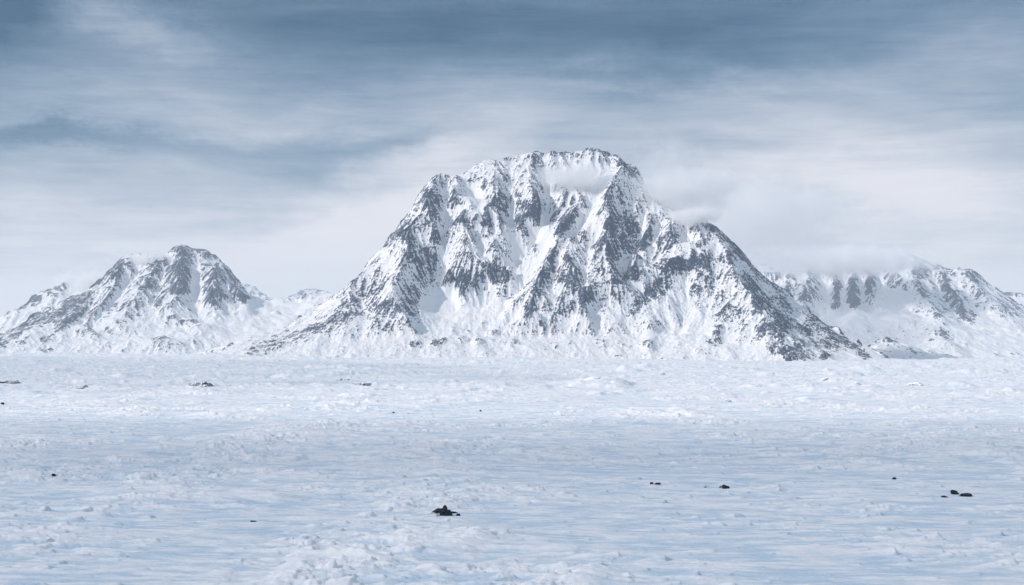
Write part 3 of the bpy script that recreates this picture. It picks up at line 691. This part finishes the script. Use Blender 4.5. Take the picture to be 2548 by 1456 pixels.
def plain_height(x, y, want_drift=False):
    """wind-packed snow: broad swells, hummocks and sastrugi drawn out along the wind"""
    d = np.hypot(x, y)
    ixp = CX + FPX * x / np.maximum(y, 200)
    edge = np.interp(ixp, [-800, 0, 500, 1000, 1500, 1950, 2200, 2548, 3200], [881, 882, 884, 892, 896, 901, 897, 889, 884])
    zc = CAMZ + (HY - edge) / FPX * 2600
    t = sstep(700, 2600, d)
    z = zc * t
    z = z - 70 * sstep(2650, 5200, d)
    amp_far = sstep(150, 900, d)
    z += (.9 * fbm(x / 160, y / 210, 3, 500) + 1.4 * fbm(x / 420, y / 500, 2, 510)) * (.35 + 1.0 * amp_far)
    wy = y + 3.0 * gnoise(x / 26, y / 26, 521) + .10 * x
    place = .14 * np.exp(-(x / 6) ** 2 - ((y - 120) / 9) ** 2) + .22 * np.exp(-((y - 225) / 55) ** 2) - .55 * sstep(3, 8, x) * sstep(155, 130, y) - .2 * sstep(150, 142, y) * sstep(130, 136, y)
    rough = sstep(-.22, .34, place + fbm(x / 42, y / 75, 3, 530))            # rough belts and smooth glazed belts
    rough2 = sstep(-.25, .30, fbm(x / 13, y / 22, 3, 531))
    bx = x / 8.5 + .8 * gnoise(x / 5, y / 7, 541); by = wy / 3.8
    s1 = fbm(bx, by, 4, 542, .5)
    s2 = fbm((x + 1.2 * s1) / 3.2, wy / 1.5, 4, 550, .58)
    s6 = fbm((x + .5 * s1) / 1.5, wy / .8, 3, 552, .58)
    s3 = fbm(x / 21., wy / 15.0, 4, 560, .5)
    s4 = fbm(x / 6.0, wy / .8, 3, 565, .6)
    s5 = fbm(x / 1.1, wy / .8, 3, 568, .55)
    tongue = (.32 + .68 * rough) * np.maximum(s1 + .02, 0) ** 1.1
    chip = (.25 + .75 * rough2) * (.3 + .7 * rough) * np.maximum(s2 + .02, 0)
    drift = (.35 + .65 * rough) * np.maximum(s3 + .02, 0)
    # sharp-lipped slabs: a long ramp towards the wind and a short drop behind it
    saw = x / 4.5 + 1.9 * fbm(x / 11, wy / 3.2, 3, 590) + .35 * wy
    fr = saw - np.floor(saw)
    cell = rnd(np.floor(saw).astype(np.int32), np.floor(wy / 3.4 + .8 * gnoise(x / 9, y / 5, 592)).astype(np.int32), 593)
    slab = np.where(cell > .45, (cell - .4), 0) * np.clip(fr / .86, 0, 1) * sstep(1.0, .90, fr)
    acr = wy / 3.4 + .8 * gnoise(x / 9, y / 5, 592); acr = acr - np.floor(acr)
    slab = slab * sstep(0, .22, acr) * sstep(1, .78, acr) * (.35 + .65 * rough2) * (.4 + .6 * rough)
    z += .95 * drift + .40 * tongue + .36 * chip + .48 * slab + .10 * (.35 + .65 * rough2) * np.maximum(s6, 0)
    z += .045 * s4 + .03 * fbm(x / 2.5, wy / .5, 2, 566) + .035 * (.2 + rough) * s5
    wob_x = x + .5 * fbm(x / 1.6, y / 1.6, 3, 611); wob_y = y + .5 * fbm(x / 1.6, y / 1.6, 3, 613)
    st0 = stamped(wob_x, wob_y, 1.7, 2.0, 680, .6, .3, .9, .18, .5, .05, .17) * (.25 + .75 * rough2)
    st1 = st0 * sstep(500, 250, d) + stamped(wob_x, wob_y, 3.6, 4.2, 620, .75, .8, 2.1, .4, 1.1, .12, .44) * (.38 + .62 * rough2)
    st2 = stamped(wob_x, wob_y, 14., 17., 640, .60, 2.5, 7.0, 1.2, 3.2, .18, .70) * (.40 + .60 * rough) * (.45 + .55 * sstep(125, 260, d))
    st3 = stamped(x + 3 * fbm(x / 9, y / 9, 3, 615), y, 70., 120., 660, .5, 12, 34, 8, 18, .5, 2.6) * sstep(330, 700, d)
    z += st1 * sstep(900, 300, d) + st2 + st3
    q = s1 + .30 * s2                                             # wind-cut steps
    z += .15 * (.1 + .9 * rough) * rough2 * sstep(.12, .17, q)
    z += 3.2 * fbm(x / 120, y / 300, 4, 600) * sstep(1400, 2300, d) * sstep(5200, 3200, d)
    # far hummocks
    hk = np.maximum(fbm(x / 16, y / 30, 4, 580) - .28, 0)
    z += hk * 2.8 * sstep(250, 700, d) * (1 - .3 * sstep(1200, 2400, d))
    hb = np.maximum(fbm(x / 60, y / 110, 5, 585) - .36, 0)
    z += hb * 8.0 * sstep(350, 900, d)
    if want_drift:
        return z, .9 * drift + .9 * s1 + 1.0 * s2 + .5 * s6 + 1.2 * slab + 2.0 * st1 + 1.0 * st2 + .10 * s4 + .22 * fbm(x / 30, wy / 14, 4, 595) + .25 * s5 - .05 + .35 * (hk + hb) + .24 * sstep(300, 650, d) - .07  # colour mask: hollows go bluer, as glazed crust and as painted shade
    return z
nr = 1500
t_ = np.linspace(0, 1, nr)
# distances: dense where the photograph looks, evenly spread in apparent size
inv = np.linspace(1 / 88.0, 1 / 3400.0, nr - 260)
rad = np.concatenate([np.geomspace(2.5, 87, 60), 1 / inv, np.geomspace(3450, 47000, 120)])
th1 = np.linspace(-math.radians(17.5), math.radians(17.5), 1300)
th2 = np.linspace(math.radians(18), math.radians(342), 190)
th = np.concatenate([th1, th2])
rr, tt = np.meshgrid(rad, th, indexing='ij')
gx = (rr * np.sin(tt)).astype(np.float32); gy = (rr * np.cos(tt)).astype(np.float32)
gz, dr = plain_height(gx, gy, True)
front = np.cos(tt) > .2
gz = np.where(rr > 5200, np.minimum(gz, -58), gz)
# the rise under the camera
gz += 10.2 * (1 - sstep(4, 85, rr))
nc = len(th)
F = grid_faces(len(rad), nc)
i = np.arange(len(rad) - 1)
F = np.concatenate([F, np.stack([i * nc + nc - 1, i * nc, (i + 1) * nc, (i + 1) * nc + nc - 1], 1)])
V = np.concatenate([np.stack([gx, gy, gz], -1).reshape(-1, 3), [[0, 0, float(gz[0].mean())]]])
F = F[:, ::-1]
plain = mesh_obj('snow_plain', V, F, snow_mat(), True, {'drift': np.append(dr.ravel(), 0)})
plain['kind'] = 'structure'; plain['label'] = 'wide wind-packed snow plain with small drifts and shade-tinted icy crusts in front of the mountains'
def zmesh(x, y): return float(plain_height(np.array([x], np.float32), np.array([y], np.float32))[0])

scene.cycles.use_adaptive_sampling = True

# ------------------------------------------------------------------ clouds
def lumpy(name, centre, size, mat, label, seed, lump=.25, power=2.0, rows=48, cols=96, rot=0.0):
    u = np.linspace(0, math.pi, rows); v = np.linspace(0, 2 * math.pi, cols, endpoint=False)
    uu, vv = np.meshgrid(u, v, indexing='ij')
    n = fbm(3 * np.sin(uu) * np.cos(vv) + 9, 3 * np.sin(uu) * np.sin(vv) + 2.5 * np.cos(uu), 4, seed)
    k = 1 + lump * n
    def sp(a): return np.sign(a) * np.abs(a) ** (2 / power)
    x = sp(np.sin(uu) * np.cos(vv)) * size[0] * k; y = sp(np.sin(uu) * np.sin(vv)) * size[1] * k
    z = sp(np.cos(uu)) * size[2] * (1 + .5 * lump * n)
    xr = x * math.cos(rot) - y * math.sin(rot); yr = x * math.sin(rot) + y * math.cos(rot)
    V = np.stack([xr, yr, z], -1).reshape(-1, 3)
    i = np.arange((rows - 1) * cols); r_ = i // cols; c_ = i % cols; c1 = (c_ + 1) % cols
    F = np.stack([r_ * cols + c_, (r_ + 1) * cols + c_, (r_ + 1) * cols + c1, r_ * cols + c1], 1)
    o = mesh_obj(name, V, F, mat, True)
    o.location = centre
    o['kind'] = 'stuff'; o['label'] = label
    return o
def vol_mat(name, density, noise_scale=None, cut=(.38, .62), size=(1, 1, 1), aniso=.2, stretch=(1, 1, 1), col=(1, 1, 1, 1)):
    m, t, out = mat_new(name)
    v = t.add('ShaderNodeVolumePrincipled')
    v.inputs['Color'].default_value = col
    v.inputs['Anisotropy'].default_value = aniso
    v.inputs['Density'].default_value = density
    if noise_scale:
        pos = t.add('ShaderNodeTexCoord').outputs['Object']
        q = t.vmath('DIVIDE', pos, size)
        ln = t.add('ShaderNodeVectorMath', operation='LENGTH'); t.l.new(q, ln.inputs[0])
        n = t.noise(t.vmath('MULTIPLY', pos, stretch), noise_scale, 4, .55, .8)
        fall = t.ramp(ln.outputs['Value'], .15, .98, 1, 0, False)
        f = t.math('ADD', t.math('MULTIPLY', fall, .55), t.math('MULTIPLY', t.math('SUBTRACT', n, .5), 1.1))
        d = t.ramp(f, cut[0], cut[1], 0, 1)
        edge = t.ramp(ln.outputs['Value'], .8, .98, 1, 0)
        t.l.new(t.math('MULTIPLY', t.math('MULTIPLY', d, edge), density), v.inputs['Density'])
    t.l.new(v.outputs[0], out.inputs['Volume'])
    return m
def peak_cloud(ix, iy, Y, sx, sz, sy, tau, label, seed, scale=.012, cut=(.12, .45), aniso=.15):
    """drifting cloud at its own place among the peaks; sizes as half extents in photo pixels (sx, sz) and metres (sy)"""
    k = Y / FPX
    size = (sx * k, sy, sz * k)
    mt = vol_mat('cloud_vapour', 1.5 * tau / sy, scale, cut, size, aniso, (1, 1, 1.4))
    return lumpy('cloud', world_pt(ix, iy, Y), size, mt, label, seed, .12)
CLOUDS = True
if CLOUDS:
    peak_cloud(1680, 470, 10640, 200, 85, 200, 2.9, 'drifting white cloud round the pinnacle below the summit', 3, .006, (.04, .80), -.35)
    peak_cloud(1440, 437, 10670, 135, 48, 100, 2.8, 'thin cloud veil in front of the summit wall', 5, .004, (.02, .85), -.4)
    peak_cloud(1728, 536, 10380, 80, 32, 120, 3.2, 'small cloud cap on the right shoulder of the tallest mountain', 7)
    peak_cloud(1660, 400, 11500, 140, 95, 250, 1.1, 'grey cloud rising behind the summit', 9, .008, (.1, .6), .45)
    peak_cloud(2085, 650, 21600, 320, 56, 700, 4.5, 'low cloud bank lying over the tops of the right range', 11, .005, (.08, .6), 0)
    peak_cloud(1850, 540, 12300, 350, 140, 500, 2.6, 'wide pale mist bank spilling from the summit towards the right range', 17, .004, (.02, .7), .1)
    peak_cloud(355, 648, 17000, 110, 28, 200, 2.2, 'wisp of blown snow and cloud on the crest of the left mountain', 13, .009)
    peak_cloud(230, 700, 19300, 120, 42, 250, 3.5, 'thin cloud round the two rocky knobs behind the left mountain', 15, .007)
# two fair-weather clouds high on the left, whose shadows lie on the plain
shade = vol_mat('cloud_vapour_thin', .0034, aniso=.5)
def over(gx_, gy_, h):
    t = h / sdir.z
    return (gx_ + sdir.x * t, gy_ + sdir.y * t, h)
if CLOUDS:
    lumpy('cloud', over(60, 142, 1850), (520, 205, 52), shade, 'broad thin cloud whose shadow darkens the near plain', 21, .22, 3.0)
    lumpy('cloud', over(-560, 1200, 1850), (600, 720, 30), shade, 'thin cloud whose shadow darkens the far left of the plain', 25, .35, 2.4)

if CLOUDS:
    lumpy('cloud', over(-42, 212, 1775), (62, 32, 85), shade, 'small thin cloud scrap below the broad one, shading a strip of the near plain', 27, .3, 2.4)

    lumpy('cloud', over(3750, 21400, 4000), (1150, 1050, 70), shade, 'high thin cloud whose shadow dims the right range', 29, .35, 2.4)

# ------------------------------------------------------------------ haze
def box(name, lo, hi, mat):
    V = np.array([[x, y, z] for x in (lo[0], hi[0]) for y in (lo[1], hi[1]) for z in (lo[2], hi[2])], np.float32)
    F = np.array([[0, 1, 3, 2], [4, 6, 7, 5], [0, 4, 5, 1], [2, 3, 7, 6], [0, 2, 6, 4], [1, 5, 7, 3]])
    return mesh_obj(name, V, F, mat, False)
hm, ht, ho = mat_new('haze')
hv = ht.add('ShaderNodeVolumePrincipled')
hv.inputs['Color'].default_value = (.82, .92, 1.0, 1)
hv.inputs['Density'].default_value = 1.8e-5
hv.inputs['Anisotropy'].default_value = .2
ht.l.new(hv.outputs[0], ho.inputs['Volume'])
HAZE = True
if HAZE:
    hz = box('haze', (-48000, -48000, -75), (48000, 48000, 1700), hm)
    hz['kind'] = 'stuff'; hz['label'] = 'thin cold blue air between the camera and the far mountains'

# ------------------------------------------------------------------ loose rocks on the plain
def stone_mat():
    m, t, out = mat_new('dark_frosted_stone')
    tc = t.add('ShaderNodeTexCoord').outputs['Object']
    nrm = t.add('ShaderNodeNewGeometry').outputs['Normal']
    sp = t.add('ShaderNodeSeparateXYZ'); t.l.new(nrm, sp.inputs[0])
    n1 = t.noise(tc, 9.0, 6, .65); n2 = t.noise(tc, 3.5, 4, .6)
    fr = t.add('ShaderNodeAttribute', attribute_name='frost').outputs['Fac']
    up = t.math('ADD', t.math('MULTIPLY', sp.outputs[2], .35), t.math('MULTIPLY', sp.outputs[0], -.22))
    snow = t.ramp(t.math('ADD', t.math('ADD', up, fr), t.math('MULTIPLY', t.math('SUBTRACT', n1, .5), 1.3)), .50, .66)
    base = t.mix(t.ramp(n2, .3, .7), (.006, .010, .020, 1), (.030, .042, .062, 1))
    b = t.add('ShaderNodeBsdfPrincipled')
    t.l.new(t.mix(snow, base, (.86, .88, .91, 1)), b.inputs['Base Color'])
    b.inputs['Roughness'].default_value = .8
    bump = t.add('ShaderNodeBump'); bump.inputs['Strength'].default_value = .7; bump.inputs['Distance'].default_value = .03
    t.l.new(t.noise(tc, 14, 5, .65), bump.inputs['Height']); t.l.new(bump.outputs[0], b.inputs['Normal'])
    t.l.new(b.outputs[0], out.inputs[0])
    return m
stone = stone_mat()
def on_plain(ix, iy):
    """where the line of sight through (ix, iy) meets the snow"""
    Y = np.arange(85, 3200, .25); X = (ix - CX) / FPX * Y
    z = plain_height(X.astype(np.float32), Y.astype(np.float32)) + 10.2 * (1 - sstep(4, 85, np.hypot(X, Y)))
    ray = CAMZ - (iy - HY) / FPX * Y
    hit = np.argmax(ray <= z)
    return float(X[hit]), float(Y[hit]), float(z[hit])
def rock_mesh(w, d, h, seed, facets=9, lean=0.0, rough=.18, frost=0.0, res=40):
    """an angular stone: a ball cut by random planes, then roughened; base at z = 0"""
    u = np.linspace(0, math.pi, res); v = np.linspace(0, 2 * math.pi, res * 2, endpoint=False)
    uu, vv = np.meshgrid(u, v, indexing='ij')
    P = np.stack([np.sin(uu) * np.cos(vv), np.sin(uu) * np.sin(vv), np.cos(uu)], -1)
    r_ = np.random.RandomState(seed)
    R_ = np.ones(P.shape[:2])
    for _ in range(facets):
        n = r_.normal(size=3); n[2] = abs(n[2]) * .8; n /= np.linalg.norm(n)
        dd = r_.uniform(.55, .85); c = P @ n
        R_ = np.where(c > 1e-3, np.minimum(R_, dd / np.maximum(c, 1e-3)), R_)
    q = P * R_[..., None]
    nn = fbm(q[..., 0] * 2.2 + seed, q[..., 1] * 2.2 + q[..., 2] * 1.7, 5, seed, .6)
    n2 = fbm(q[..., 0] * 2.2 - q[..., 2] * 2.0, q[..., 2] * 2.6 + seed * 1.3, 4, seed + 9, .6, ridged=True)
    q = q * (1 + rough * nn + .5 * rough * n2)[..., None]
    q[..., 0] = q[..., 0] * w / 2 + lean * q[..., 2] * w / 2; q[..., 1] *= d / 2; q[..., 2] = q[..., 2] * h * .62 + h * .42
    return q, res
def rock(ix, iy, wpx, hpx, label, seed, depth_k=.7, lean=0.0, frost=0.0, group='loose rocks on the snow plain', cat='rock', dz=0.0, at=None, ddist=0.0, name='rock', facets=9, rough=.18, sink=.12):
    x, y, z = at or on_plain(ix, iy)
    k = y / FPX
    if at: x = (ix - CX) / FPX * (y + ddist)
    y += ddist
    w, h = wpx * k, hpx * k
    q, res = rock_mesh(w, w * depth_k, h, seed, facets, lean, rough)
    V = q.reshape(-1, 3); cols = res * 2
    i = np.arange((res - 1) * cols); r_ = i // cols; c_ = i % cols; c1 = (c_ + 1) % cols
    F = np.stack([r_ * cols + c_, (r_ + 1) * cols + c_, (r_ + 1) * cols + c1, r_ * cols + c1], 1)
    o = mesh_obj(name, V, F, stone, False, {'frost': np.full(len(V), frost)})
    o.location = (x, y, z - sink * h + dz)
    o['label'] = label; o['category'] = cat
    if group: o['group'] = group
    return o
P0 = on_plain(1110, 1283)
pile = 'dark rocks of the nearest heap'
rock(1109, 1283, 38, 18.5, 'largest jagged black rock of the nearest heap, standing in front', 101, .7, -.05, -.05, pile, at=P0, facets=7, rough=.26)
rock(1107, 1283, 12, 12, 'rounded dark boulder perched on top of the nearest rock heap', 102, .9, 0, -.1, pile, at=P0, ddist=.55, dz=.37, facets=3, rough=.10)
rock(1087, 1275, 24, 11, 'long dark rock rising leftwards at the back of the nearest heap', 103, .6, .2, .05, pile, at=P0, ddist=.85, dz=.16)
rock(1103, 1275, 20, 9, 'low black rock between the long left one and the perched boulder', 104, .6, 0, -.05, pile, at=P0, ddist=.6, dz=.16)
rock(1140, 1284, 11, 6.5, 'small dark stone at the right foot of the nearest heap', 105, .8, 0, 0, pile, at=P0, ddist=-.1)
rock(1128, 1276, 20, 7, 'thin slanting dark slab behind the right side of the nearest heap', 106, .4, -.5, .12, pile, at=P0, ddist=.9, dz=.06)
rock(1078, 1280, 26, 7, 'half-buried frosted rubble at the left foot of the nearest heap', 107, .8, 0, .42, pile, at=P0, ddist=.1)
one = 'loose rocks on the snow plain'
rock(631, 1299, 17, 4.5, 'thin dark stone tip alone in the near snow left of the rock heap', 111, .5, -.4, -.1)
rock(134, 1185, 14, 7, 'smooth dark rock alone in the drifts near the left edge', 112, .7, -.2, -.1)
rock(1621, 1205, 10, 6, 'left and rounder of two small rocks side by side right of the heap', 113, .8, -.2, 0)
rock(1636, 1206, 16, 5, 'right and flatter of two small rocks side by side right of the heap', 114, .6, 0, -.05)
rock(1806, 1216, 26, 11.5, 'black wedge-shaped rock on a drift between the heap and the right edge', 115, .7, -.15, -.15, facets=6)
rock(1794, 1214, 12, 6, 'greyer frosted stone against the left side of the black wedge-shaped rock', 116, .7, 0, .25)
rock(1755, 1214, 7, 3.6, 'tiny dark stone left of the black wedge-shaped rock', 117)
rock(2225, 1193, 12, 5, 'small black rock alone in the snow left of the right-hand pair', 118, .7, -.1, -.1)
rock(2375, 1230, 25, 11, 'taller left rock of the dark pair near the right edge', 119, .7, -.2, -.02, facets=6)
rock(2404, 1234, 35, 8.5, 'long low right rock of the dark pair near the right edge', 120, .6, 0, -.02)
rock(2349, 1237, 20, 4.5, 'thin dark sliver just left of the pair near the right edge', 121, .4, -.4, .05)
rock(5, 1007, 12, 5, 'small dark rock far off at the left border of the plain', 122, .7, 0, .1)
rock(979, 1028, 7, 4, 'tiny dark rock far off in the middle of the plain, left one of two', 123)
rock(1196, 1023, 6, 3.4, 'tiny dark rock far off in the middle of the plain, right one of two', 124)
far = 'snow-dusted rock outcrops on the far plain'
def outcrop(ix, iy, w, h, label, seed, frost=.18): rock(ix, iy, w * .9, h * 1.35, label, seed, 1.6, 0, frost + .60, far, sink=.42, name='rock_outcrop', cat='rock outcrop', facets=10, rough=.35)
outcrop(2054, 945, 32, 8, 'rounded grey outcrop on the bright far plain, below the right foot of the tallest mountain', 131, .12)
outcrop(2131, 953, 14, 5, 'small grey outcrop between the rounded one and the long one on the bright far plain', 132, .15)
outcrop(2279, 958, 44, 9, 'long pointed grey outcrop on the bright far plain near the right side', 133, .12)
outcrop(2497, 951, 7, 4, 'tiny dark outcrop closest to the right edge of the far plain', 134, 0)
outcrop(1486, 941, 18, 4, 'flat frosted outcrop on the far plain below the middle of the tallest mountain', 135, .22)
outcrop(1646, 930, 18, 4, 'flat frosted outcrop highest up on the far plain', 136, .22)
outcrop(1812, 998, 20, 5, 'brownish dark outcrop at the right end of a white drift mid plain', 137, .1)
outcrop(15, 952, 84, 9, 'long low dark outcrop at the left border of the far plain', 138, .16)
outcrop(195, 964, 60, 8, 'blue-grey outcrop on the far plain below the left mountain', 139, .28)
outcrop(500, 957, 74, 11, 'broad jagged outcrop on the far plain left of centre', 140, .26)
outcrop(852, 946, 36, 8, 'peaked frosted outcrop on the far plain, higher of two below the saddle', 141, .26)
outcrop(908, 957, 56, 6, 'low flat outcrop on the far plain, lower right of two below the saddle', 142, .26)
